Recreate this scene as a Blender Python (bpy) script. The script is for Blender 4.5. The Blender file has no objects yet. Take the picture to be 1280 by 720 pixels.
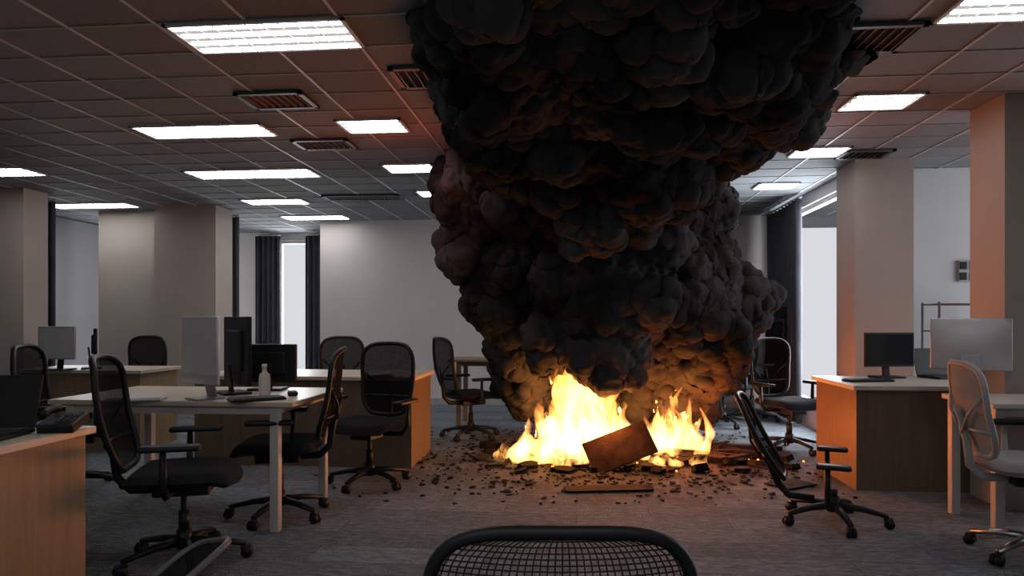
import bpy, bmesh, math, random
import numpy as np
from mathutils import Vector, Matrix, noise
random.seed(7); np.random.seed(7)
TH = math.radians(5.3); CS, SN = math.cos(TH), math.sin(TH)
CEIL = 2.63
def W(X, Z):            # lateral / depth metres from the viewpoint -> room x,y
    return (X*CS - Z*SN, X*SN + Z*CS)
sc = bpy.context.scene
sc.view_settings.view_transform = 'Standard'
sc.view_settings.look = 'None'

# ------------------------------------------------------------ materials
def mat(name, col, rough=0.6, metal=0.0, var=0.12, scale=8.0, bump=0.0, emis=None, es=0.0, bscale=None, spec=None):
    m = bpy.data.materials.new(name); m.use_nodes = True
    nt = m.node_tree; b = nt.nodes['Principled BSDF']
    tc = nt.nodes.new('ShaderNodeTexCoord'); n = nt.nodes.new('ShaderNodeTexNoise')
    n.inputs['Scale'].default_value = scale; n.inputs['Detail'].default_value = 5
    nt.links.new(tc.outputs['Object'], n.inputs['Vector'])
    r = nt.nodes.new('ShaderNodeValToRGB')
    r.color_ramp.elements[0].position = 0.3; r.color_ramp.elements[1].position = 0.7
    r.color_ramp.elements[0].color = tuple(c*(1-var) for c in col)+(1,)
    r.color_ramp.elements[1].color = tuple(min(1, c*(1+var)) for c in col)+(1,)
    nt.links.new(n.outputs['Fac'], r.inputs['Fac']); nt.links.new(r.outputs['Color'], b.inputs['Base Color'])
    b.inputs['Roughness'].default_value = rough; b.inputs['Metallic'].default_value = metal
    if spec is not None: b.inputs['Specular IOR Level'].default_value = spec
    if bump:
        n2 = nt.nodes.new('ShaderNodeTexNoise'); n2.inputs['Scale'].default_value = bscale or scale*8
        nt.links.new(tc.outputs['Object'], n2.inputs['Vector'])
        bp = nt.nodes.new('ShaderNodeBump'); bp.inputs['Strength'].default_value = bump; bp.inputs['Distance'].default_value = 0.01
        nt.links.new(n2.outputs['Fac'], bp.inputs['Height']); nt.links.new(bp.outputs['Normal'], b.inputs['Normal'])
    if emis:
        b.inputs['Emission Color'].default_value = (*emis, 1); b.inputs['Emission Strength'].default_value = es
    return m

M = {}
M['wall'] = mat('painted_wall', (0.55,0.515,0.50), 0.85, var=0.03, scale=2, bump=0.05)
M['wallcool'] = mat('painted_wall_cool', (0.56,0.56,0.58), 0.85, var=0.03, scale=2, bump=0.05)
M['col'] = mat('painted_column', (0.39,0.35,0.315), 0.85, var=0.04, scale=2, bump=0.05)
M['trim'] = mat('trim_paint', (0.33,0.33,0.33), 0.6)
M['tbar'] = mat('ceiling_tbar', (0.44,0.45,0.46), 0.5)
M['black'] = mat('black_plastic', (0.008,0.008,0.010), 0.5, spec=.3)
M['fabric'] = mat('black_fabric', (0.009,0.009,0.011), 0.95, bump=0.4, bscale=300, spec=.2)
M['chrome'] = mat('chrome', (0.5,0.5,0.51), 0.3, 1.0, var=0.05)
M['greypl'] = mat('grey_plastic', (0.36,0.36,0.36), 0.5)
M['dgrey'] = mat('dark_grey_plastic', (0.13,0.13,0.13), 0.45)
M['greyfab'] = mat('grey_fabric', (0.28,0.28,0.28), 0.9, bump=0.3, bscale=300)
M['white'] = mat('white_laminate', (0.58,0.54,0.50), 0.4, var=0.04)
M['cream'] = mat('cream_laminate', (0.52,0.44,0.35), 0.4, var=0.06, scale=4)
M['whitemetal'] = mat('white_metal', (0.50,0.48,0.46), 0.4, var=0.04)
M['alu'] = mat('aluminium', (0.58,0.58,0.60), 0.38, 0.5, var=0.03)
M['aludark'] = mat('aluminium_stand', (0.30,0.30,0.31), 0.38, 0.6, var=0.03)
M['screen'] = mat('screen_glass', (0.010,0.011,0.014), 0.15)
M['screenl'] = mat('pale_screen', (0.60,0.61,0.62), 0.3, var=0.04)
M['curtain'] = mat('curtain_fabric', (0.045,0.047,0.057), 0.95, var=0.2, scale=5, bump=0.2)
M['char'] = mat('charred', (0.006,0.005,0.005), 0.9, var=0.5, scale=20, bump=0.8, spec=.2)
M['ash'] = mat('ash_grey', (0.022,0.021,0.020), 0.95, var=0.5, scale=20, bump=0.6, spec=.2)
M['board'] = mat('scorched_board', (0.030,0.018,0.012), 0.85, var=0.6, scale=9, bump=0.5, spec=.2)
M['ember'] = mat('ember', (0.1,0.02,0.0), 0.9, emis=(1,0.22,0.02), es=4)
M['vent'] = mat('vent_metal', (0.08,0.08,0.08), 0.5)
M['ventdark'] = mat('vent_void', (0.006,0.006,0.006), 0.9)
M['key'] = mat('key_plastic', (0.035,0.035,0.04), 0.5)
M['wkey'] = mat('white_key', (0.6,0.6,0.6), 0.5)

def wood(name, col):
    m = bpy.data.materials.new(name); m.use_nodes = True; nt = m.node_tree; b = nt.nodes['Principled BSDF']
    tc = nt.nodes.new('ShaderNodeTexCoord'); mp = nt.nodes.new('ShaderNodeMapping'); mp.inputs['Scale'].default_value = (14,14,0.9)
    n = nt.nodes.new('ShaderNodeTexNoise'); n.inputs['Scale'].default_value = 2.5; n.inputs['Detail'].default_value = 8; n.inputs['Distortion'].default_value = 0.6
    r = nt.nodes.new('ShaderNodeValToRGB')
    r.color_ramp.elements[0].position=.3; r.color_ramp.elements[1].position=.7
    r.color_ramp.elements[0].color = tuple(c*0.8 for c in col)+(1,); r.color_ramp.elements[1].color = tuple(c*1.1 for c in col)+(1,)
    nt.links.new(tc.outputs['Object'], mp.inputs['Vector']); nt.links.new(mp.outputs['Vector'], n.inputs['Vector'])
    nt.links.new(n.outputs['Fac'], r.inputs['Fac']); nt.links.new(r.outputs['Color'], b.inputs['Base Color'])
    b.inputs['Roughness'].default_value = 0.5
    return m
M['wood'] = wood('oak_veneer', (0.25,0.17,0.095))
M['woodd'] = wood('walnut_veneer', (0.15,0.11,0.075))

def meshfab(name, col, sc_=260.0, op=0.62):
    m = bpy.data.materials.new(name); m.use_nodes = True; nt = m.node_tree; b = nt.nodes['Principled BSDF']
    b.inputs['Base Color'].default_value = (*col,1); b.inputs['Roughness'].default_value = 0.9; b.inputs['Specular IOR Level'].default_value = .1
    out = nt.nodes['Material Output']; tr = nt.nodes.new('ShaderNodeBsdfTransparent'); mx = nt.nodes.new('ShaderNodeMixShader')
    tc = nt.nodes.new('ShaderNodeTexCoord'); ck = nt.nodes.new('ShaderNodeTexVoronoi'); ck.inputs['Scale'].default_value = sc_
    mr = nt.nodes.new('ShaderNodeMapRange'); mr.inputs[1].default_value=.2; mr.inputs[2].default_value=.7; mr.inputs[3].default_value=min(1,op+.07); mr.inputs[4].default_value=op-.1
    nt.links.new(tc.outputs['Object'], ck.inputs['Vector']); nt.links.new(ck.outputs['Distance'], mr.inputs[0])
    nt.links.new(mr.outputs[0], mx.inputs['Fac']); nt.links.new(tr.outputs[0], mx.inputs[1]); nt.links.new(b.outputs[0], mx.inputs[2])
    nt.links.new(mx.outputs[0], out.inputs['Surface'])
    return m
M['net'] = meshfab('black_net', (0.006,0.006,0.008), op=.94)
M['greynet'] = meshfab('grey_net', (0.31,0.31,0.31), op=0.96)

# carpet
def carpet():
    m = bpy.data.materials.new('carpet_tiles'); m.use_nodes = True; nt = m.node_tree; b = nt.nodes['Principled BSDF']; L = nt.links
    tc = nt.nodes.new('ShaderNodeTexCoord')
    br = nt.nodes.new('ShaderNodeTexBrick'); br.inputs['Scale'].default_value = 1.0
    br.inputs['Brick Width'].default_value = 0.9; br.inputs['Row Height'].default_value = 0.24; br.inputs['Mortar Size'].default_value = 0.003
    br.inputs['Color1'].default_value = (0.135,0.158,0.180,1); br.inputs['Color2'].default_value = (0.205,0.232,0.260,1); br.inputs['Mortar'].default_value=(0.11,0.12,0.13,1)
    L.new(tc.outputs['Object'], br.inputs['Vector'])
    mp = nt.nodes.new('ShaderNodeMapping'); mp.inputs['Scale'].default_value=(5,16,1); L.new(tc.outputs['Object'], mp.inputs['Vector'])
    n = nt.nodes.new('ShaderNodeTexNoise'); n.inputs['Scale'].default_value=2.2; n.inputs['Detail'].default_value=10; n.inputs['Roughness'].default_value=.85; L.new(mp.outputs[0], n.inputs['Vector'])
    r = nt.nodes.new('ShaderNodeValToRGB'); r.color_ramp.elements[0].position=.36; r.color_ramp.elements[1].position=.64
    r.color_ramp.elements[0].color=(.35,.35,.35,1); r.color_ramp.elements[1].color=(1.7,1.7,1.7,1); L.new(n.outputs['Fac'], r.inputs['Fac'])
    mx = nt.nodes.new('ShaderNodeMix'); mx.data_type='RGBA'; mx.blend_type='MULTIPLY'; mx.inputs['Factor'].default_value=1
    L.new(br.outputs['Color'], mx.inputs['A']); L.new(r.outputs['Color'], mx.inputs['B'])
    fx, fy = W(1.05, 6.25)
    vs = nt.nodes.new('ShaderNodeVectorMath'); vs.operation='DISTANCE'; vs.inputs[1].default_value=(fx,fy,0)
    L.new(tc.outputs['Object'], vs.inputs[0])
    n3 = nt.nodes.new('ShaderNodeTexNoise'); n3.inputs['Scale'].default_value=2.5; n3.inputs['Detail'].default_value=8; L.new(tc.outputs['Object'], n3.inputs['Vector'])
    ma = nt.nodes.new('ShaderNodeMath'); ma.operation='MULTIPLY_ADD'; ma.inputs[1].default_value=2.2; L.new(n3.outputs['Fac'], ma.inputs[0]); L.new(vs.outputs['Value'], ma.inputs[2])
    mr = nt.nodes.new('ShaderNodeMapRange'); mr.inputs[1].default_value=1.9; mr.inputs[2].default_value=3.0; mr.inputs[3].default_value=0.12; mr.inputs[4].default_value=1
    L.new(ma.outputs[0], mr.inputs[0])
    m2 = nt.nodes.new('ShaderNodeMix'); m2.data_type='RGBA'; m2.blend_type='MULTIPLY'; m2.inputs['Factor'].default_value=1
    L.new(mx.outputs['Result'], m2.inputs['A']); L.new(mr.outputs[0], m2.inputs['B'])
    L.new(m2.outputs['Result'], b.inputs['Base Color']); b.inputs['Roughness'].default_value=.92; b.inputs['Specular IOR Level'].default_value=.2
    n4 = nt.nodes.new('ShaderNodeTexNoise'); n4.inputs['Scale'].default_value=90; L.new(tc.outputs['Object'], n4.inputs['Vector'])
    bp = nt.nodes.new('ShaderNodeBump'); bp.inputs['Strength'].default_value=1; bp.inputs['Distance'].default_value=.02; L.new(n4.outputs['Fac'], bp.inputs['Height']); L.new(bp.outputs[0], b.inputs['Normal'])
    return m
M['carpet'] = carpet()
def ceilmat():
    m = bpy.data.materials.new('ceiling_tiles'); m.use_nodes=True; nt=m.node_tree; b=nt.nodes['Principled BSDF']; L=nt.links
    tc=nt.nodes.new('ShaderNodeTexCoord'); mp=nt.nodes.new('ShaderNodeMapping'); mp.inputs['Location'].default_value=(2.02/0.45,-3.18/0.36,0); mp.inputs['Scale'].default_value=(1/0.45,1/0.36,0)
    L.new(tc.outputs['Object'], mp.inputs['Vector'])
    fl=nt.nodes.new('ShaderNodeVectorMath'); fl.operation='FLOOR'; L.new(mp.outputs[0], fl.inputs[0])
    wn=nt.nodes.new('ShaderNodeTexWhiteNoise'); L.new(fl.outputs[0], wn.inputs['Vector'])
    r=nt.nodes.new('ShaderNodeValToRGB'); r.color_ramp.elements[0].color=(.175,.19,.205,1); r.color_ramp.elements[1].color=(.24,.26,.28,1); L.new(wn.outputs['Value'], r.inputs['Fac'])
    n=nt.nodes.new('ShaderNodeTexNoise'); n.inputs['Scale'].default_value=60; L.new(tc.outputs['Object'], n.inputs['Vector'])
    mx=nt.nodes.new('ShaderNodeMix'); mx.data_type='RGBA'; mx.blend_type='MULTIPLY'; mx.inputs['Factor'].default_value=.35; L.new(r.outputs[0], mx.inputs['A']); L.new(n.outputs['Fac'], mx.inputs['B'])
    L.new(mx.outputs['Result'], b.inputs['Base Color']); b.inputs['Roughness'].default_value=.9
    return m
M['ceil'] = ceilmat()
def emit(name, col, s):
    m = bpy.data.materials.new(name); m.use_nodes=True; nt=m.node_tree; nt.nodes.remove(nt.nodes['Principled BSDF'])
    tc=nt.nodes.new('ShaderNodeTexCoord'); n=nt.nodes.new('ShaderNodeTexNoise'); n.inputs['Scale'].default_value=3; nt.links.new(tc.outputs['Object'], n.inputs['Vector'])
    mr=nt.nodes.new('ShaderNodeMapRange'); mr.inputs[3].default_value=s*.9; mr.inputs[4].default_value=s*1.1; nt.links.new(n.outputs['Fac'], mr.inputs[0])
    e=nt.nodes.new('ShaderNodeEmission'); e.inputs['Color'].default_value=(*col,1); nt.links.new(mr.outputs[0], e.inputs['Strength'])
    nt.links.new(e.outputs[0], nt.nodes['Material Output'].inputs['Surface']); return m
M['lamp'] = emit('fluorescent_diffuser', (1,0.95,0.92), 0.5)
M['tube'] = emit('fluorescent_tube', (1,0.99,0.99), 15.0)
M['louvre'] = mat('louvre_metal', (0.5,0.5,0.5), 0.4)

# ------------------------------------------------------------ mesh builder
class B:
    def __init__(s): s.v=[]; s.f=[]; s.m=[]; s.s=[]; s.mats=[]
    def mi(s,k):
        if k not in s.mats: s.mats.append(k)
        return s.mats.index(k)
    def add(s, vs, fs, k, smooth=False, mtx=None):
        o=len(s.v); i=s.mi(k)
        for v in vs:
            v=Vector(v)
            if mtx is not None: v=mtx@v
            s.v.append(tuple(v))
        for f in fs: s.f.append([a+o for a in f]); s.m.append(i); s.s.append(smooth)
    def box(s, c, d, k, bev=0.0, rot=None, seg=2, smooth=None):
        bm=bmesh.new(); bmesh.ops.create_cube(bm,size=1)
        bmesh.ops.scale(bm,vec=d,verts=bm.verts)
        if bev>0: bmesh.ops.bevel(bm,geom=bm.edges[:],offset=bev,segments=seg,profile=.5,affect='EDGES')
        mt=Matrix.Translation(c)
        if rot is not None: mt=mt@rot
        bm.verts.index_update()
        s.add([v.co.copy() for v in bm.verts],[[v.index for v in f.verts] for f in bm.faces],k,(bev>0 and seg>2) if smooth is None else smooth,mt); bm.free()
    def bb(s, x0,x1,y0,y1,z0,z1,k,bev=0.0):
        s.box(((x0+x1)/2,(y0+y1)/2,(z0+z1)/2),(x1-x0,y1-y0,z1-z0),k,bev)
    def tube(s, pts, rad, k, seg=8, closed=False, flat=1.0):
        pts=[Vector(p) for p in pts]; n=len(pts)
        if not hasattr(rad,'__len__'): rad=[rad]*n
        vs=[]; fs=[]; up=None
        for i,p in enumerate(pts):
            if closed: t=pts[(i+1)%n]-pts[i-1]
            else: t=pts[min(i+1,n-1)]-pts[max(i-1,0)]
            t.normalize()
            if up is None:
                up=Vector((0,0,1)) if abs(t.z)<.9 else Vector((1,0,0))
            a=t.cross(up)
            if a.length<1e-4: a=t.cross(Vector((0,1,0)))
            a.normalize(); bb_=a.cross(t).normalized(); up=bb_
            for j in range(seg):
                an=2*math.pi*j/seg
                vs.append(p+a*math.cos(an)*rad[i]+bb_*math.sin(an)*rad[i]*flat)
        m=n if closed else n-1
        for i in range(m):
            i2=(i+1)%n
            for j in range(seg):
                j2=(j+1)%seg; fs.append([i*seg+j,i*seg+j2,i2*seg+j2,i2*seg+j])
        if not closed:
            fs.append([j for j in range(seg)][::-1]); fs.append([(n-1)*seg+j for j in range(seg)])
        s.add(vs,fs,k,True)
    def grid(s, fn, nu, nv, k, smooth=True):
        vs=[fn(i/nu,j/nv) for j in range(nv+1) for i in range(nu+1)]
        fs=[[j*(nu+1)+i,j*(nu+1)+i+1,(j+1)*(nu+1)+i+1,(j+1)*(nu+1)+i] for j in range(nv) for i in range(nu)]
        s.add(vs,fs,k,smooth)
    def mesh(s,name):
        me=bpy.data.meshes.new(name); me.from_pydata(s.v,[],s.f)
        for k in s.mats: me.materials.append(M[k])
        me.polygons.foreach_set('material_index',s.m); me.polygons.foreach_set('use_smooth',s.s); me.update()
        bm=bmesh.new(); bm.from_mesh(me); bmesh.ops.recalc_face_normals(bm,faces=bm.faces); bm.to_mesh(me); bm.free()
        return me
    def obj(s,name,loc=(0,0,0),rz=0):
        o=bpy.data.objects.new(name,s.mesh(name)); sc.collection.objects.link(o); o.location=loc; o.rotation_euler=(0,0,rz); return o
def inst(me,name,loc,rz=0,rot=None):
    o=bpy.data.objects.new(name,me); sc.collection.objects.link(o); o.location=loc; o.rotation_euler=rot or (0,0,rz); return o

# ------------------------------------------------------------ room shell
def boxobj(name, parts, k, bev=0):
    b=B()
    for p in parts: b.bb(*p, k, bev)
    return b.obj(name)
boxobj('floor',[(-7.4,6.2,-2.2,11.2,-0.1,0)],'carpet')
boxobj('ceiling',[(-7.4,6.2,-2.2,11.2,CEIL,CEIL+0.1)],'ceil')
boxobj('wall_back',[(-3.69,2.75,9.76,9.91,0,CEIL)],'wall')
boxobj('wall_recess_return',[(-3.69,-3.54,9.91,11.0,0,CEIL)],'wall')
boxobj('wall_recess',[(-7.2,-4.86,11.0,11.15,0,CEIL),(-4.28,-3.54,11.0,11.15,0,CEIL),(-4.86,-4.28,11.0,11.15,0,0.25),(-4.86,-4.28,11,11.15,2.5,CEIL)],'wall')
boxobj('wall_left',[(-7.35,-7.2,-2.15,11.15,0,CEIL)],'wallcool')
boxobj('wall_right_window',[(2.6,2.75,6.9,7.05,0,CEIL),(2.6,2.75,9.25,9.76,0,CEIL),(2.6,2.75,7.05,9.25,0,0.25),(2.6,2.75,7.05,9.25,2.5,CEIL)],'wallcool')
boxobj('wall_alcove',[(2.75,6.0,6.9,7.05,0,CEIL)],'wallcool')
boxobj('wall_right',[(6.0,6.15,-2.15,7.05,0,CEIL)],'wall')
boxobj('wall_front',[(-7.35,6.15,-2.15,-2.0,0,CEIL)],'wall')
b=B(); b.bb(-4.86,-4.82,11.03,11.1,.25,2.5,'white'); b.bb(-4.32,-4.28,11.03,11.1,.25,2.5,'white'); b.bb(-4.82,-4.32,11.03,11.1,.25,.3,'white'); b.bb(-4.82,-4.32,11.03,11.1,2.45,2.5,'white'); b.obj('window_1')
b=B()
for y in (7.05,9.21): b.bb(2.64,2.7,y,y+.04,.25,2.5,'white')
b.bb(2.64,2.7,7.05,9.25,.25,.3,'white'); b.bb(2.64,2.7,7.05,9.25,2.45,2.5,'white'); b.obj('window_2')
boxobj('baseboard_back',[(-3.69,2.6,9.745,9.76,0,.09)],'trim')
boxobj('baseboard_recess',[(-7.2,-3.69,10.985,11.0,0,.09)],'trim')
boxobj('baseboard_alcove',[(2.95,6.0,6.885,6.9,0,.09)],'trim')
for x0,x1,y0,y1,k in [(-6.6,-5.95,7.0,7.35,'col'),(-6.25,-5.28,8.6,9.0,'col'),(-5.28,-4.47,8.28,8.7,'col'),(2.47,2.97,6.46,6.9,'col'),(2.69,3.2,4.66,5.05,'col')]:
    boxobj('column',[(x0,x1,y0,y1,0,CEIL)],k)

# ceiling grid
b=B()
x=-2.02-0.45*12
while x<6.0:
    if x>-7.19: b.bb(x-.008,x+.008,-2,9.76 if x>-3.6 else 11,CEIL-.006,CEIL+.002,'tbar')
    x+=.45
y=3.18-.36*14
while y<11:
    b.bb(-7.19,2.6 if y>6.9 else 6.0,y-.004,y+.004,CEIL-.006,CEIL+.002,'trim'); y+=.36
b.obj('trim_ceiling_grid')

def light(cx,cy,w,d):
    b=B(); t=.018
    b.bb(-w/2,w/2,-d/2,-d/2+t,-.012,.0,'louvre'); b.bb(-w/2,w/2,d/2-t,d/2,-.012,0,'louvre')
    b.bb(-w/2,-w/2+t,-d/2,d/2,-.012,0,'louvre'); b.bb(w/2-t,w/2,-d/2,d/2,-.012,0,'louvre')
    b.bb(-w/2+t,w/2-t,-d/2+t,d/2-t,-.004,0,'lamp')
    for i in range(4):
        yy=-d/2+d*(i+.5)/4; b.box((0,yy,-.007),(w-.06,.036,.006),'tube')
    nx=int(w/.08)
    for i in range(1,nx):
        xx=-w/2+w*i/nx; b.bb(xx-.002,xx+.002,-d/2+t,d/2-t,-.016,-.004,'louvre')
    b.obj('ceiling_light',(cx,cy,CEIL-.006))
for L_ in [(-1.54,3.36,.9,.36),(-2.78,5.0,1.0,.34),(-3.13,6.5,1.25,.38),(-1.48,4.98,.48,.35),(-1.55,6.4,.48,.36),(-3.6,8.05,.75,.35),(-3.6,9.35,.9,.35),(-1.55,7.7,.46,.35),(-5.55,6.2,.8,.36),(-6.0,8.12,1.1,.34),(2.05,3.33,.72,.36),(1.97,4.73,.44,.34),(2.04,6.1,.44,.34),(2.1,7.6,.42,.34)]:
    light(*L_)
def vent(cx,cy,w,d):
    b=B(); t=.03
    b.bb(-w/2,w/2,-d/2,-d/2+t,-.018,0,'vent'); b.bb(-w/2,w/2,d/2-t,d/2,-.018,0,'vent'); b.bb(-w/2,-w/2+t,-d/2,d/2,-.018,0,'vent'); b.bb(w/2-t,w/2,-d/2,d/2,-.018,0,'vent')
    b.bb(-w/2+t,w/2-t,-d/2+t,d/2-t,-.003,0,'ventdark')
    n=max(3,int(w/.045))
    for i in range(1,n):
        xx=-w/2+w*i/n; b.box((xx,0,-.01),(.004,d-2*t,.02),'vent',rot=Matrix.Rotation(.5,4,'Y'))
    b.obj('ceiling_vent',(cx,cy,CEIL-.006))
for v_ in [(1.47,3.66,.42,.36),(-1.92,4.33,.44,.32),(-2.02,5.45,.46,.3),(-.86,4.0,.4,.34),(2.45,6.2,.4,.3),(-2.45,7.85,.9,.3)]: vent(*v_)

# ------------------------------------------------------------ curtains
def curtain(x0,y0,x1,y1,z0=0.04,z1=2.56,folds=6,amp=.045):
    b=B(); L=math.hypot(x1-x0,y1-y0); nx,ny=-(y1-y0)/L,(x1-x0)/L
    def fn(u,v):
        a=amp*math.sin(u*folds*2*math.pi)*(.75+.35*math.sin(v*2+u*5)); 
        return (x0+(x1-x0)*u+nx*a, y0+(y1-y0)*u+ny*a, z0+(z1-z0)*v)
    b.grid(fn,folds*12,12,'curtain'); b.tube([(x0,y0,z1+.02),(x1,y1,z1+.02)],.015,'trim',8)
    o=b.obj('curtain'); md=o.modifiers.new('s','SOLIDIFY'); md.thickness=.008; return o
curtain(-5.2,10.88,-4.78,10.88,folds=5)
curtain(-4.36,10.88,-4.0,10.88,folds=4)
curtain(-4.62,8.82,-4.44,8.82,folds=2)
curtain(-6.2,7.5,-5.98,7.5,folds=2)
curtain(2.5,8.05,2.5,9.4,folds=9)

# ------------------------------------------------------------ office chair
def chair_mesh(name, sh=.43, top=1.02, lean=13, w=.47, arms=True, fab='fabric', net='net', pl='black', base='black', seat=True, wire=False, head=False, rim=.016, pad=.26):
    b=B()
    for i in range(5):
        a=2*math.pi*i/5+.3; c,s_=math.cos(a),math.sin(a)
        b.tube([(c*.03,s_*.03,.105),(c*.15,s_*.15,.098),(c*.29,s_*.29,.07)],[.032,.025,.017],base,8,flat=.75)
        b.tube([(c*.285,s_*.285,.075),(c*.285,s_*.285,.035)],.008,'black',6)
        px,py=-s_,c
        for sg in (-1,1):
            q=Vector((c*.295+px*.014*sg,s_*.295+py*.014*sg,.029))
            b.tube([q-Vector((px,py,0))*.009,q+Vector((px,py,0))*.009],.028,'black',12)
        b.box((c*.29,s_*.29,.052),(.05,.036,.018),'black',.005,Matrix.Rotation(a,4,'Z'))
    b.tube([(0,0,.07),(0,0,.16)],.036,base,12)
    b.tube([(0,0,.15),(0,0,max(.2,sh*.6))],.026,'black',12)
    b.tube([(0,0,.15),(0,0,sh-.06)],.016,'chrome' if base=='chrome' else 'black',12)
    if seat:
        b.box((0,0,sh-.065),(.17,.26,.05),'black',.01)
        def cush(top_):
            def fn(u,v):
                a=u*2-1; c_=v*2-1
                X=a*math.sqrt(1-c_*c_*.28)*.27; Y=c_*math.sqrt(1-a*a*.22)*.26
                e=max(0,1-max(abs(a),abs(c_))**6)
                z=(.045*e**.5) if top_ else (-.03*e**.5)
                z+= -.03*max(0,c_-.5)**2*4 + .012*a*a
                return (X,Y+.01,sh+z)
            return fn
        b.grid(cush(True),16,16,fab); b.grid(cush(False),16,16,'black' if pl=='black' else pl)
    tl=math.tan(math.radians(lean)); z0=sh+.05; zc=(z0+top)/2; hh=(top-z0)/2
    def yb(x,z): 
        k=(z-sh)
        return -.23-k*tl+.22*x*x/.25-.04*math.sin(max(0,min(1,k/.55))*math.pi)
    loop=[]
    for i in range(44):
        a=2*math.pi*i/44; ca,sa=math.cos(a),math.sin(a)
        e=2/3.6
        x=w/2*math.copysign(abs(ca)**e,ca); t=math.copysign(abs(sa)**e,sa); x*=(.93+.07*t)
        z=zc+hh*t; loop.append((x,yb(x,z),z))
    b.tube(loop,rim,pl,8,closed=True)
    def nf(u,v):
        t=v*1.96-.98; ww=w/2*(1-abs(t)**3.6)**(1/3.6)*(.93+.07*t)
        x=(u*2-1)*ww*.98; z=zc+hh*t; return (x,yb(x,z)-.002,z)
    if wire:
        nu,nv=34,40
        for i in range(nu+1): b.tube([nf(i/nu,j/20) for j in range(21)],.0014,'black',4)
        for j in range(nv+1): b.tube([nf(i/14,j/nv) for i in range(15)],.0014,'black',4)
    else: b.grid(nf,14,14,net)
    zl=z0+.14
    b.tube([(x_,yb(x_,zl)-.012,zl) for x_ in [-w*.47,-w*.25,0,w*.25,w*.47]],.011,pl,8)
    b.tube([(0,-.1,sh-.065),(0,-.24,sh-.06),(0,-.3,sh+.0),(0,yb(0,sh+.12)-.03,sh+.12),(0,yb(0,sh+.3)-.02,sh+.3)],[.02,.022,.022,.02,.012],pl,8)
    for sg in (-1,1):
        b.tube([(0,yb(0,sh+.2)-.025,sh+.16),(sg*w*.25,yb(w*.25,sh+.3)-.02,sh+.27),(sg*w*.44,yb(w*.44,sh+.36)-.008,sh+.36)],.009,pl,6)
    if head:
        b.box((0,yb(0,top)-.02,top+.09),(.3,.05,.14),'fabric',.02,seg=3); b.tube([(0,yb(0,top)-.02,top-.05),(0,yb(0,top)-.02,top+.06)],.012,pl)
    if arms:
        for sg in (-1,1):
            b.tube([(sg*.1,-.03,sh-.06),(sg*.25,-.03,sh-.05),(sg*.295,-.03,sh+.01),(sg*.3,-.03,sh+.17)],[.016,.016,.018,.014],pl,8)
            b.box((sg*.3,0,sh+.185),(.075,pad,.028),'black' ,.012,seg=3)
    return b.mesh(name)
CH=chair_mesh('office_chair')
CHL=chair_mesh('office_chair_reclined',lean=15,top=1.02)
CH2=chair_mesh('office_chair_b',lean=6)
CHT=chair_mesh('office_chair_tall',sh=.5,top=1.2,lean=10,head=True)
CHW=chair_mesh('office_chair_grey',sh=.46,top=.98,lean=13,fab='greyfab',net='greynet',pl='greypl',base='chrome',w=.46)
def face(deg): return math.radians(deg)+TH
def chair(me,X,Z,deg,name='office_chair'):
    x,y=W(X,Z); return inst(me,name,(x,y,0),face(deg))
chair(CHL,-1.63,3.46,-76)
chair(CHL,-1.42,4.25,98)
chair(CH2,-1.04,5.08,160)
chair(CH2,-1.76,6.95,180)
chair(CH,-.42,7.1,-60)
chair(CHT,2.86,8.3,95)
chair(CH,2.40,7.9,120)
chair(CH2,2.55,6.4,200)
chair(CHW,2.64,3.5,-104)
chair(CH2,-4.0,7.3,170)
chair(CH,-3.05,4.9,-80)
b_me=chair_mesh('broken_office_chair',sh=.2,top=.74,lean=30,w=.4,seat=False,arms=True,pad=.18)
chair(b_me,1.90,4.12,-114,'broken_office_chair')
fg=chair_mesh('office_chair_front',sh=.42,top=.862,lean=8,w=.46,wire=True,rim=.012)
chair(fg,.08,1.42,0)
# detached grey chair backrest lying in the left foreground
b=B(); lp=[]
for i in range(40):
    a=2*math.pi*i/40; ca,sa=math.cos(a),math.sin(a); e=.55
    X_=.17*math.copysign(abs(ca)**e,ca); Y_=.20*math.copysign(abs(sa)**e,sa); lp.append((X_,Y_,.5*X_*X_))
b.tube(lp,.014,'dgrey',8,closed=True)
b.grid(lambda u,v:((u*2-1)*.155,(v*2-1)*.185,.5*((u*2-1)*.155)**2-.002),12,4,'net')
b.tube([(0,-.32,-.06),(0,-.2,-.04),(0,0,-.03),(0,.12,-.02)],[.02,.022,.018,.012],'dgrey',8)
b.tube([(-.16,-.05,.012),(0,-.05,-.02),(.16,-.05,.012)],.011,'dgrey',8)
x,y=W(-1.34,2.80); o=b.obj('chair_backrest',(x,y,.175)); o.rotation_euler=(math.radians(28),math.radians(-14),math.radians(-35))

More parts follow.
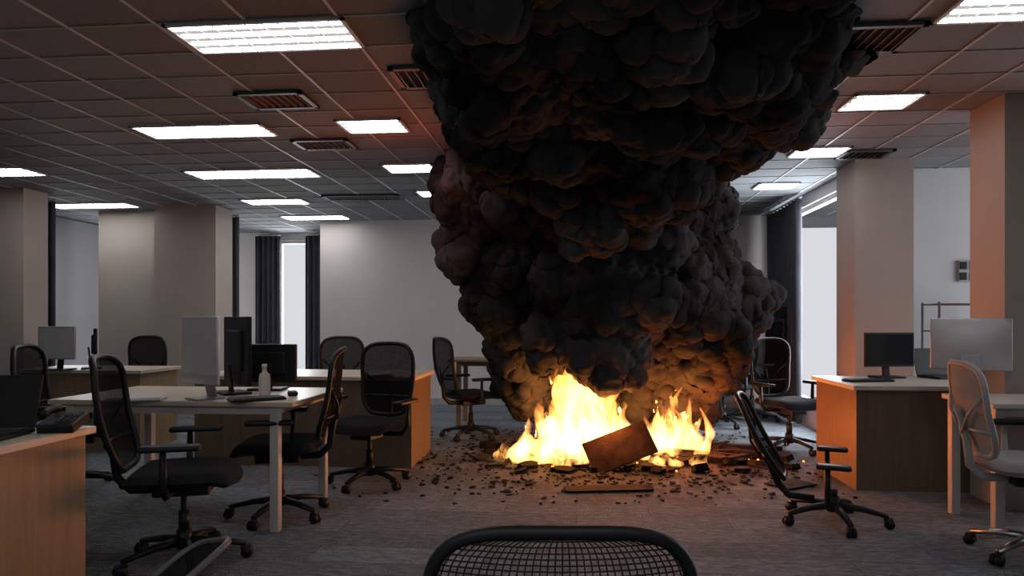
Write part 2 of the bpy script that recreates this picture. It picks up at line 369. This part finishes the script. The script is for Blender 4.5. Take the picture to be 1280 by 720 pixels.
# ------------------------------------------------------------ desks
def panel_desk(x0,x1,y0,y1,h=.74,body='wood',top='cream',name='office_desk'):
    b=B(); cx,cy=(x0+x1)/2,(y0+y1)/2; w,d=x1-x0,y1-y0
    b.box((0,0,h-.016),(w,d,.032),top,.004)
    b.bb(-w/2+.03,-w/2+.055,-d/2+.03,d/2-.03,0,h-.032,body); b.bb(w/2-.055,w/2-.03,-d/2+.03,d/2-.03,0,h-.032,body)
    b.bb(-w/2+.055,w/2-.055,-d/2+.035,-d/2+.055,.0,h-.032,body)
    b.bb(-w/2+.055,w/2-.055,d/2-.3,d/2-.28,.2,h-.032,body)
    return b.obj(name,(cx,cy,0))
def table(x0,x1,y0,y1,h=.74,name='office_table',top='cream',inset=.12,leg='whitemetal'):
    b=B(); cx,cy=(x0+x1)/2,(y0+y1)/2; w,d=x1-x0,y1-y0
    b.box((0,0,h-.015),(w,d,.03),top,.005)
    lx,ly=w/2-inset,d/2-.05
    for sx in (-1,1):
        for sy in (-1,1): b.box((sx*lx,sy*ly,(h-.03)/2),(.052,.052,h-.03),leg,.005)
        b.bb(sx*lx-.015,sx*lx+.015,-ly,ly,h-.075,h-.03,leg)
    for sy in (-1,1): b.bb(-lx,lx,sy*ly-.015,sy*ly+.015,h-.075,h-.03,leg)
    return b.obj(name,(cx,cy,0))
panel_desk(-3.6,-2.08,2.2,2.85)
table(-3.05,-1.58,3.76,4.6)
panel_desk(-3.2,-1.3,5.5,6.3,body='woodd')
panel_desk(-5.2,-3.95,6.0,6.65)
panel_desk(1.93,3.3,5.07,5.95,top='white',body='woodd')
table(2.28,3.8,4.05,4.6,inset=.05,top='white')
x0,y0=W(-.72,7.75); table(x0,x0+1.1,y0,y0+.6,name='side_table',h=.76,top='wood',leg='woodd')

# ------------------------------------------------------------ computers
def monitor(w=.46,h=.29,lift=.12,scr='screen',body='black',foot='black',chin=0.0):
    b=B(); zc=lift+h/2
    b.box((0,0,zc),(w,.028,h),body,.006)
    b.box((0,.02,zc),(w*.6,.025,h*.6),body,.01)
    b.bb(-w/2+.012,w/2-.012,-.0155,-.013,lift+.014+chin,lift+h-.014,scr)
    b.box((0,.045,lift*.5+.06),(.06,.015,lift+.13),foot,.004,Matrix.Rotation(-.12,4,'X'))
    b.box((0,.03,.008),(.22,.17,.014),foot,.006)
    return b
def allinone(w=.52,h=.36,scr='screenl',lift=.11):
    b=B()
    b.box((0,0,lift+h/2),(w,.022,h),'alu',.008,seg=3)
    def bulge(u,v):
        a=u*2-1;c=v*2-1; return (a*w*.48,.011+.022*(1-a*a)*(1-c*c),lift+h/2+c*h*.48)
    b.grid(bulge,12,10,'alu')
    b.bb(-w/2+.008,w/2-.008,-.0125,-.011,lift+.06,lift+h-.008,scr)
    b.box((0,.05,.12),(.11,.008,.23),'aludark',.003,Matrix.Rotation(.2,4,'X')); b.box((0,.03,.006),(.15,.17,.01),'aludark',.004)
    return b
def place(b,name,X,Z,z,deg):
    x,y=W(X,Z); return b.obj(name,(x,y,z),math.radians(deg)+TH)
T=.741
place(allinone(.40,.39,lift=.09),'desktop_computer',-1.80,4.02,T,-38)
place(monitor(.44,.42,.06),'computer_monitor',-1.72,4.36,T,130)
place(monitor(.36,.25,.05),'computer_monitor',-1.60,4.60,T,178)
place(allinone(.44,.33,'screen',lift=.14),'desktop_computer',2.93,4.45,T,150)
place(monitor(.42,.27,.09),'computer_monitor',2.98,5.5,T,8)
place(monitor(.38,.3,.1,'screenl','greypl'),'computer_monitor',-4.15,6.35,T,-10)
place(monitor(.4,.3,.08),'computer_monitor',-3.95,6.6,T,120)
def laptop(w=.34,open_=105):
    b=B(); b.box((0,0,.009),(w,.24,.016),'black',.004)
    for j in range(5):
        for i in range(12): b.box((-w/2+.03+i*(w-.06)/11,-.03+j*.024,.019),(.019,.018,.004),'key')
    a=math.radians(open_-90)
    b.box((0,.12+.11*math.sin(a),.017+.11*math.cos(a)),(w,.008,.22),'black',.003,Matrix.Rotation(-a,4,'X'))
    return b
place(laptop(.30),'laptop',-2.09,2.72,T,6)
place(laptop(.3),'laptop',3.42,5.5,T,10)
def phone():
    b=B(); b.box((0,0,.03),(.14,.16,.04),'black',.008,Matrix.Rotation(.2,4,'X'))
    b.tube([(-.05,-.07,.075),(-.05,-.04,.082),(-.05,.04,.09),(-.05,.07,.085)],[.02,.013,.013,.02],'black',8)
    for j in range(4):
        for i in range(3): b.box((.0+i*.022,-.04+j*.024,.052+.2*(-.04+j*.024)),(.016,.014,.008),'key')
    return b
place(phone(),'desk_phone',-1.87,2.90,T,10)
def keyboard(w=.4,k='key',bd='black'):
    b=B(); b.box((0,0,.008),(w,.13,.014),bd,.004)
    for j in range(5):
        for i in range(15): b.box((-w/2+.02+i*(w-.04)/14,-.048+j*.024,.017),(.02,.019,.006),k,.001)
    return b
place(keyboard(.3),'keyboard',-1.46,3.98,T,35)
place(keyboard(.34),'keyboard',2.66,5.2,T,5)
place(keyboard(.3,'wkey','white'),'keyboard',-2.15,3.98,T,10)
def bottle():
    b=B(); pr=[(0,.032),(.01,.034),(.1,.034),(.13,.03),(.145,.014),(.17,.013),(.171,.016),(.19,.016)]
    b.tube([(0,0,z) for z,r in pr],[r for z,r in pr],'white',16); return b
place(bottle(),'water_bottle',-1.50,4.22,T,0)
def mouse():
    b=B(); b.box((0,0,.015),(.06,.1,.028),'black',.013,seg=4); return b
place(mouse(),'computer_mouse',-1.33,4.22,T,20)
def papers():
    b=B()
    for i in range(7): b.box((random.uniform(-.01,.01),random.uniform(-.01,.01),.002+i*.003),(.21,.297,.002),'screenl',0,Matrix.Rotation(random.uniform(-.2,.2),4,'Z'))
    return b
place(papers(),'paper_stack',-1.1,5.75,T,20)

# wire cart and wall outlet in the alcove
b=B()
for sx in (-.27,.27):
    for sy in (-.15,.15): b.tube([(sx,sy,.0),(sx,sy,1.36)],.011,'dgrey')
for z in (.25,.8,1.1,1.34):
    b.tube([(-.27,-.15,z),(.27,-.15,z),(.27,.15,z),(-.27,.15,z)],.008,'dgrey',6,closed=True)
    for i in range(1,9): xx=-.27+.06*i; b.tube([(xx,-.15,z),(xx,.15,z)],.003,'dgrey',4)
b.obj('wire_cart',(3.45,6.6,0))
b=B(); b.box((0,0,0),(.17,.02,.2),'greypl',.004)
for i in (-.045,.045):
    for j in (-.05,.05): b.box((i,-.012,j),(.06,.012,.07),'black',.003)
b.obj('wall_socket_panel',(3.65,6.888,1.66))

# ------------------------------------------------------------ remesh helper
def remesh(verts, faces, vox, smooth=0):
    me=bpy.data.meshes.new('t'); me.from_pydata(verts,[],faces)
    o=bpy.data.objects.new('t',me); sc.collection.objects.link(o)
    md=o.modifiers.new('r','REMESH'); md.mode='VOXEL'; md.voxel_size=vox
    if smooth: md=o.modifiers.new('s','SMOOTH'); md.iterations=smooth; md.factor=.5
    dg=bpy.context.evaluated_depsgraph_get(); dg.update()
    out=bpy.data.meshes.new_from_object(o.evaluated_get(dg)); bpy.data.objects.remove(o); return out
def ico(sub):
    bm=bmesh.new(); bmesh.ops.create_icosphere(bm,subdivisions=sub,radius=1)
    v=np.array([x.co[:] for x in bm.verts]); f=np.array([[q.index for q in x.verts] for x in bm.faces]); bm.free(); return v,f

# ------------------------------------------------------------ smoke
big=[ # X, Z, z, r
(.82,5.9,1.46,.60),(.10,6.25,1.95,.58),(1.60,6.35,1.36,.54),(1.50,6.35,1.95,.42),(.05,6.4,1.30,.38),(.10,6.55,.98,.34),
(1.65,6.6,.90,.42),(1.0,6.2,2.10,.60),(-.12,5.85,2.25,.42),(1.6,6.75,.5,.36),(.75,6.9,.8,.5),(.3,6.9,.75,.38),(1.2,6.95,.7,.42),(1.92,6.45,1.35,.34),(1.95,6.7,.95,.30),
(.55,5.4,2.35,.58),(1.05,5.4,2.45,.40),(.10,5.3,2.45,.34),
(.45,4.7,2.60,.50),(.95,4.7,2.55,.46),(1.42,4.6,2.66,.40),(.0,4.5,2.62,.36),(1.78,4.6,2.68,.28),
(.06,3.95,2.70,.40),(.63,3.95,2.70,.44),(1.16,3.95,2.72,.42),(1.55,3.9,2.72,.30),
(-.02,3.3,2.70,.34),(.6,3.3,2.73,.36),(1.16,3.3,2.73,.34),(.0,2.7,2.76,.28),(.55,2.75,2.78,.3),(1.04,2.7,2.76,.28)]
rs=np.random.RandomState(3); sph=[]
for X,Z,z,r in big:
    x,y=W(X,Z); sph.append((x,y,z,r*.92))
    for k in range(int(20*(r/.5))):
        d=rs.normal(size=3); d/=np.linalg.norm(d); rr=r*rs.uniform(.26,.5)
        p=np.array([x,y,z])+d*r*rs.uniform(.72,.98); sph.append((*p,rr))
        for q in range(9):
            d2=rs.normal(size=3); d2/=np.linalg.norm(d2)
            if d2@d<0: d2=-d2
            sph.append((*(p+d2*rr*.9),rr*rs.uniform(.22,.46)))
iv,if_=ico(3); V=[];F=[];o_=0
for (x,y,z,r) in sph:
    if z-r>CEIL: continue
    V.append(iv*r+np.array([x,y,z])); F.append(if_+o_); o_+=len(iv)
V=np.concatenate(V); F=np.concatenate(F)
sm=remesh(V.tolist(),F.tolist(),.014,2)
def billow(me,octs,clampz=None,minz=None):
    n=len(me.vertices); co=np.empty(n*3); me.vertices.foreach_get('co',co); co=co.reshape(-1,3)
    no=np.empty(n*3); me.vertex_normals.foreach_get('vector',no) ; no=no.reshape(-1,3)
    d=np.zeros(n)
    for fq,amp in octs:
        for i in range(n):
            p=Vector(co[i])*fq
            p=p+noise.noise_vector(p*.6)*.35
            f1=noise.voronoi(p)[0][0]
            d[i]+=amp*(1-min(1.2,f1*1.25)**2)
    co=co+no*d[:,None]
    if clampz: co[:,2]=np.minimum(co[:,2],clampz)
    if minz is not None: co[:,2]=np.maximum(co[:,2],minz)
    me.vertices.foreach_set('co',co.ravel()); me.update()
billow(sm,[(5.5,.05),(12,.034),(26,.017)],CEIL-.03,.02)
sm.polygons.foreach_set('use_smooth',[True]*len(sm.polygons))
ms=bpy.data.materials.new('dense_black_smoke'); ms.use_nodes=True; nt=ms.node_tree; bs=nt.nodes['Principled BSDF']
tc=nt.nodes.new('ShaderNodeTexCoord'); n=nt.nodes.new('ShaderNodeTexNoise'); n.inputs['Scale'].default_value=1.6; n.inputs['Detail'].default_value=6
nt.links.new(tc.outputs['Object'],n.inputs['Vector']); r=nt.nodes.new('ShaderNodeValToRGB')
r.color_ramp.elements[0].position=.38; r.color_ramp.elements[0].color=(.014,.015,.016,1); r.color_ramp.elements[1].position=.66; r.color_ramp.elements[1].color=(.060,.061,.062,1)
nt.links.new(n.outputs['Fac'],r.inputs['Fac']); nt.links.new(r.outputs[0],bs.inputs['Base Color']); bs.inputs['Roughness'].default_value=1; bs.inputs['Specular IOR Level'].default_value=0
sm.materials.clear(); sm.materials.append(ms)
so=bpy.data.objects.new('smoke_plume',sm); sc.collection.objects.link(so)
print('smoke verts',len(sm.vertices))

# ------------------------------------------------------------ flames
rs=np.random.RandomState(11); V=[];F=[];o_=0
def tongue(X,Z,h,R,lean):
    global o_
    x,y=W(X,Z); seg=10; n=14; ph=rs.uniform(0,6.3); ph2=rs.uniform(0,6.3); vs=[]
    for i in range(n+1):
        t=i/n; rr=R*(1-t)**.8*(.75+1.0*math.sin(min(1,t*1.6)*math.pi)*.5)+.002
        cx=x+lean*h*t*t+.05*math.sin(t*5+ph)*t*1.4*h**.5; cy=y+.05*math.cos(t*4.5+ph2)*t
        for j in range(seg):
            a=2*math.pi*j/seg+t*1.5; vs.append((cx+rr*math.cos(a),cy+rr*math.sin(a),.02+h*t))
    fs=[[i*seg+j,i*seg+(j+1)%seg,(i+1)*seg+(j+1)%seg,(i+1)*seg+j] for i in range(n) for j in range(seg)]
    fs.append(list(range(seg))[::-1]); fs.append([n*seg+j for j in range(seg)])
    V.extend(vs); F.extend([[a+o_ for a in f] for f in fs]); o_+=len(vs)
for i in range(70):
    X=rs.normal(.60,.22); X=min(max(X,.08),1.12); hh=1.16*math.exp(-((X-.58)/.34)**2)*rs.uniform(.5,1.05)+.14
    tongue(X,5.95+rs.uniform(-.2,.2),hh,rs.uniform(.05,.12),rs.uniform(-.15,.2))
for i in range(36):
    X=rs.uniform(.9,1.68); hh=.46*math.exp(-((X-1.42)/.30)**2)*rs.uniform(.5,1.1)+.1
    tongue(X,6.0+rs.uniform(-.15,.25),hh,rs.uniform(.04,.08),rs.uniform(-.1,.3))
for i in range(24):
    tongue(rs.uniform(-.1,.4),5.9+rs.uniform(-.2,.1),rs.uniform(.07,.2),rs.uniform(.03,.06),rs.uniform(-.3,.3))
for i in range(14):
    tongue(rs.uniform(.3,.62),5.62+rs.uniform(-.05,.08),rs.uniform(.06,.2),rs.uniform(.02,.05),rs.uniform(-.3,.3))
for i in range(12):
    tongue(rs.uniform(1.1,1.55),5.62+rs.uniform(-.05,.08),rs.uniform(.06,.17),rs.uniform(.02,.05),rs.uniform(-.3,.3))
fm=remesh(V,F,.012)
n_=len(fm.vertices); co=np.empty(n_*3); fm.vertices.foreach_get('co',co); co=co.reshape(-1,3)
for i in range(n_):
    p=Vector(co[i]); q=Vector((p.x*5,p.y*5,p.z*2.6)); d1=noise.noise_vector(q); d2=noise.noise_vector(q*2.7)
    k=min(1,p.z/.25)
    co[i]+=np.array(d1*.10*k+d2*.05*k)
co[:,2]=np.maximum(co[:,2],.012)
fm.vertices.foreach_set('co',co.ravel()); fm.update()
mf=bpy.data.materials.new('flame_volume'); mf.use_nodes=True; nt=mf.node_tree; nt.nodes.remove(nt.nodes['Principled BSDF'])
tc=nt.nodes.new('ShaderNodeTexCoord'); mp=nt.nodes.new('ShaderNodeMapping'); mp.inputs['Scale'].default_value=(9,9,3.5)
n=nt.nodes.new('ShaderNodeTexNoise'); n.inputs['Scale'].default_value=1; n.inputs['Detail'].default_value=4; n.inputs['Distortion'].default_value=1.2
nt.links.new(tc.outputs['Object'],mp.inputs[0]); nt.links.new(mp.outputs[0],n.inputs['Vector'])
mr=nt.nodes.new('ShaderNodeMapRange'); mr.inputs[1].default_value=.42; mr.inputs[2].default_value=.64; mr.inputs[3].default_value=2.5; mr.inputs[4].default_value=50
nt.links.new(n.outputs['Fac'],mr.inputs[0])
sx=nt.nodes.new('ShaderNodeSeparateXYZ'); nt.links.new(tc.outputs['Object'],sx.inputs[0])
rp=nt.nodes.new('ShaderNodeValToRGB'); rp.color_ramp.elements[0].color=(1,.41,.10,1); rp.color_ramp.elements[1].color=(1,.25,.035,1); rp.color_ramp.elements[0].position=.1; rp.color_ramp.elements[1].position=.85
nt.links.new(sx.outputs['Z'],rp.inputs['Fac'])
e=nt.nodes.new('ShaderNodeEmission'); nt.links.new(rp.outputs[0],e.inputs['Color']); nt.links.new(mr.outputs[0],e.inputs['Strength'])
nt.links.new(e.outputs[0],nt.nodes['Material Output'].inputs['Volume'])
fm.materials.clear(); fm.materials.append(mf)
fo=bpy.data.objects.new('flames',fm); sc.collection.objects.link(fo)

# ------------------------------------------------------------ debris
rs=np.random.RandomState(5); random.seed(5); b=B()
def chunk(x,y,sx,sy,sz,k,tilt=.3,z=None):
    n=random.randint(5,7); top=[];bot=[]
    for i in range(n):
        a=2*math.pi*i/n; r=random.uniform(.6,1.1); top.append((math.cos(a)*sx*r*.9,math.sin(a)*sy*r*.9,sz/2)); bot.append((math.cos(a)*sx*r,math.sin(a)*sy*r,-sz/2))
    rot=Matrix.Rotation(random.uniform(0,6.3),4,'Z')@Matrix.Rotation(random.uniform(-tilt,tilt),4,'X')
    zz=sz/2+abs(math.sin(tilt))*sy*.3 if z is None else z
    fs=[list(range(n)),list(range(n,2*n))[::-1]]+[[i,n+i,n+(i+1)%n,(i+1)%n] for i in range(n)]
    b.add(top+bot,fs,k,False,Matrix.Translation((x,y,zz+.003))@rot)
for i in range(2200):
    X=rs.normal(.9,.85); Z=6.1+rs.normal(0,.7)
    if Z<4.5: continue
    x,y=W(X,Z)
    if x>1.88: continue
    s=abs(rs.normal(0,.015))+.006; chunk(x,y,s,s*rs.uniform(.4,1),rs.uniform(.004,.010),'char' if rs.rand()<.8 else 'ash')
for i in range(280):
    X=rs.normal(1.1,.55); Z=6.1+rs.normal(0,.28); x,y=W(X,Z); s=rs.uniform(.04,.12)
    if x>1.8: continue
    chunk(x,y,s,s*rs.uniform(.3,.8),rs.uniform(.015,.05),'char' if rs.rand()<.8 else 'ash',.5)
for i in range(45):
    X=rs.normal(.9,.5); Z=5.85+rs.normal(0,.2); x,y=W(X,Z); s=rs.uniform(.006,.015)
    chunk(x,y,s,s,.012,'ember',.3,.03)
for (X,Z,l,a) in [(1.95,6.1,.4,.4),(2.0,6.4,.5,.1),(1.9,5.85,.35,.9),(2.1,6.0,.35,-.3),(-.1,6.1,.3,.3),(2.2,6.3,.5,.2),(1.7,6.0,.6,-.1)]:
    x,y=W(X,Z); b.box((x,y,.045),(l,.05,.04),'char',.006,Matrix.Rotation(a,4,'Z')@Matrix.Rotation(.06,4,'Y'))
b.obj('charred_debris')
b=B(); b.box((0,0,0),(.54,.28,.025),'board',.004); x,y=W(.86,5.55)
o=b.obj('burning_panel',(x,y,.18)); o.rotation_euler=(math.radians(62),math.radians(-20),TH+.1)
b=B(); b.box((0,0,.008),(.62,.16,.012),'char',.003,Matrix.Rotation(.08,4,'Z')); x,y=W(.68,4.92); b.obj('charred_board',(x,y,0.002),TH)
b=B(); b.box((0,0,.008),(.3,.22,.012),'char',.003,Matrix.Rotation(.5,4,'Z')); x,y=W(2.02,5.05); b.obj('charred_board',(x,y,0.002),TH)

# ------------------------------------------------------------ lamps
def lamp(kind,name,loc,energy,col,size=.3,rot=None,sy=None):
    l=bpy.data.lights.new(name,kind); l.energy=energy; l.color=col
    if kind=='AREA': l.shape='RECTANGLE'; l.size=size; l.size_y=sy or size
    else: l.shadow_soft_size=size
    o=bpy.data.objects.new(name,l); sc.collection.objects.link(o); o.location=loc
    if rot: o.rotation_euler=rot
    return o
x,y=W(.78,5.6); lamp('POINT','fire_and_fill_glow',(x,y,.40),38,(1,.27,.06),.18)
x,y=W(1.40,5.75); lamp('POINT','fire_and_fill_glow',(x,y,.26),17,(1,.24,.05),.15)
x,y=W(1.80,5.95); lamp('POINT','fire_and_fill_glow',(x,y,.30),24,(1,.16,.03),.1)
x,y=W(-.85,5.2); lamp('POINT','fire_and_fill_glow',(x,y,2.15),5,(1,.12,.04),.25)  # added red lamp in mid-air, tints the ceiling left of the smoke; no flame here
x,y=W(2.15,5.1); lamp('POINT','fire_and_fill_glow',(x,y,2.15),3.5,(1,.12,.04),.25)  # floating lamp added to redden the ceiling right of the smoke
lamp('AREA','window_and_fill_daylight',(2.85,8.15,1.4),210,(.90,.94,1),2.1,(0,math.radians(90),0),2.1)
lamp('AREA','window_and_fill_daylight',(-4.57,11.2,1.4),55,(.93,.95,1),.5,(math.radians(-90),0,0),2.1)
lamp('AREA','window_and_fill_daylight',(-7.1,9.9,1.4),35,(.9,.94,1),1.8,(0,math.radians(-90),0),2.0)  # added fill inside the left alcove; the left wall has no window
lamp('AREA','window_and_fill_daylight',(5.9,5.6,1.5),80,(.92,.95,1),2.0,(0,math.radians(90),0),2.0)  # fill lamp added to brighten the dark right alcove, no window behind it
lamp('AREA','added_ambient_fill',(-.6,-.6,2.55),42,(.92,.96,1),4.5,(0,0,0),2.2)  # broad ambient fill added overhead behind the camera, not a modelled fixture
w=bpy.data.worlds.new('sky'); sc.world=w; w.use_nodes=True
bg=w.node_tree.nodes['Background']; bg.inputs['Color'].default_value=(.92,.94,1,1); bg.inputs['Strength'].default_value=.75

# ------------------------------------------------------------ camera
cam=bpy.data.cameras.new('camera'); cam.sensor_width=36; cam.lens=870/1280*36; cam.shift_y=40/1280; cam.clip_start=.05
co_=bpy.data.objects.new('camera',cam); sc.collection.objects.link(co_); co_.location=(0,0,1.2); co_.rotation_euler=(math.radians(90),0,TH)
sc.camera=co_
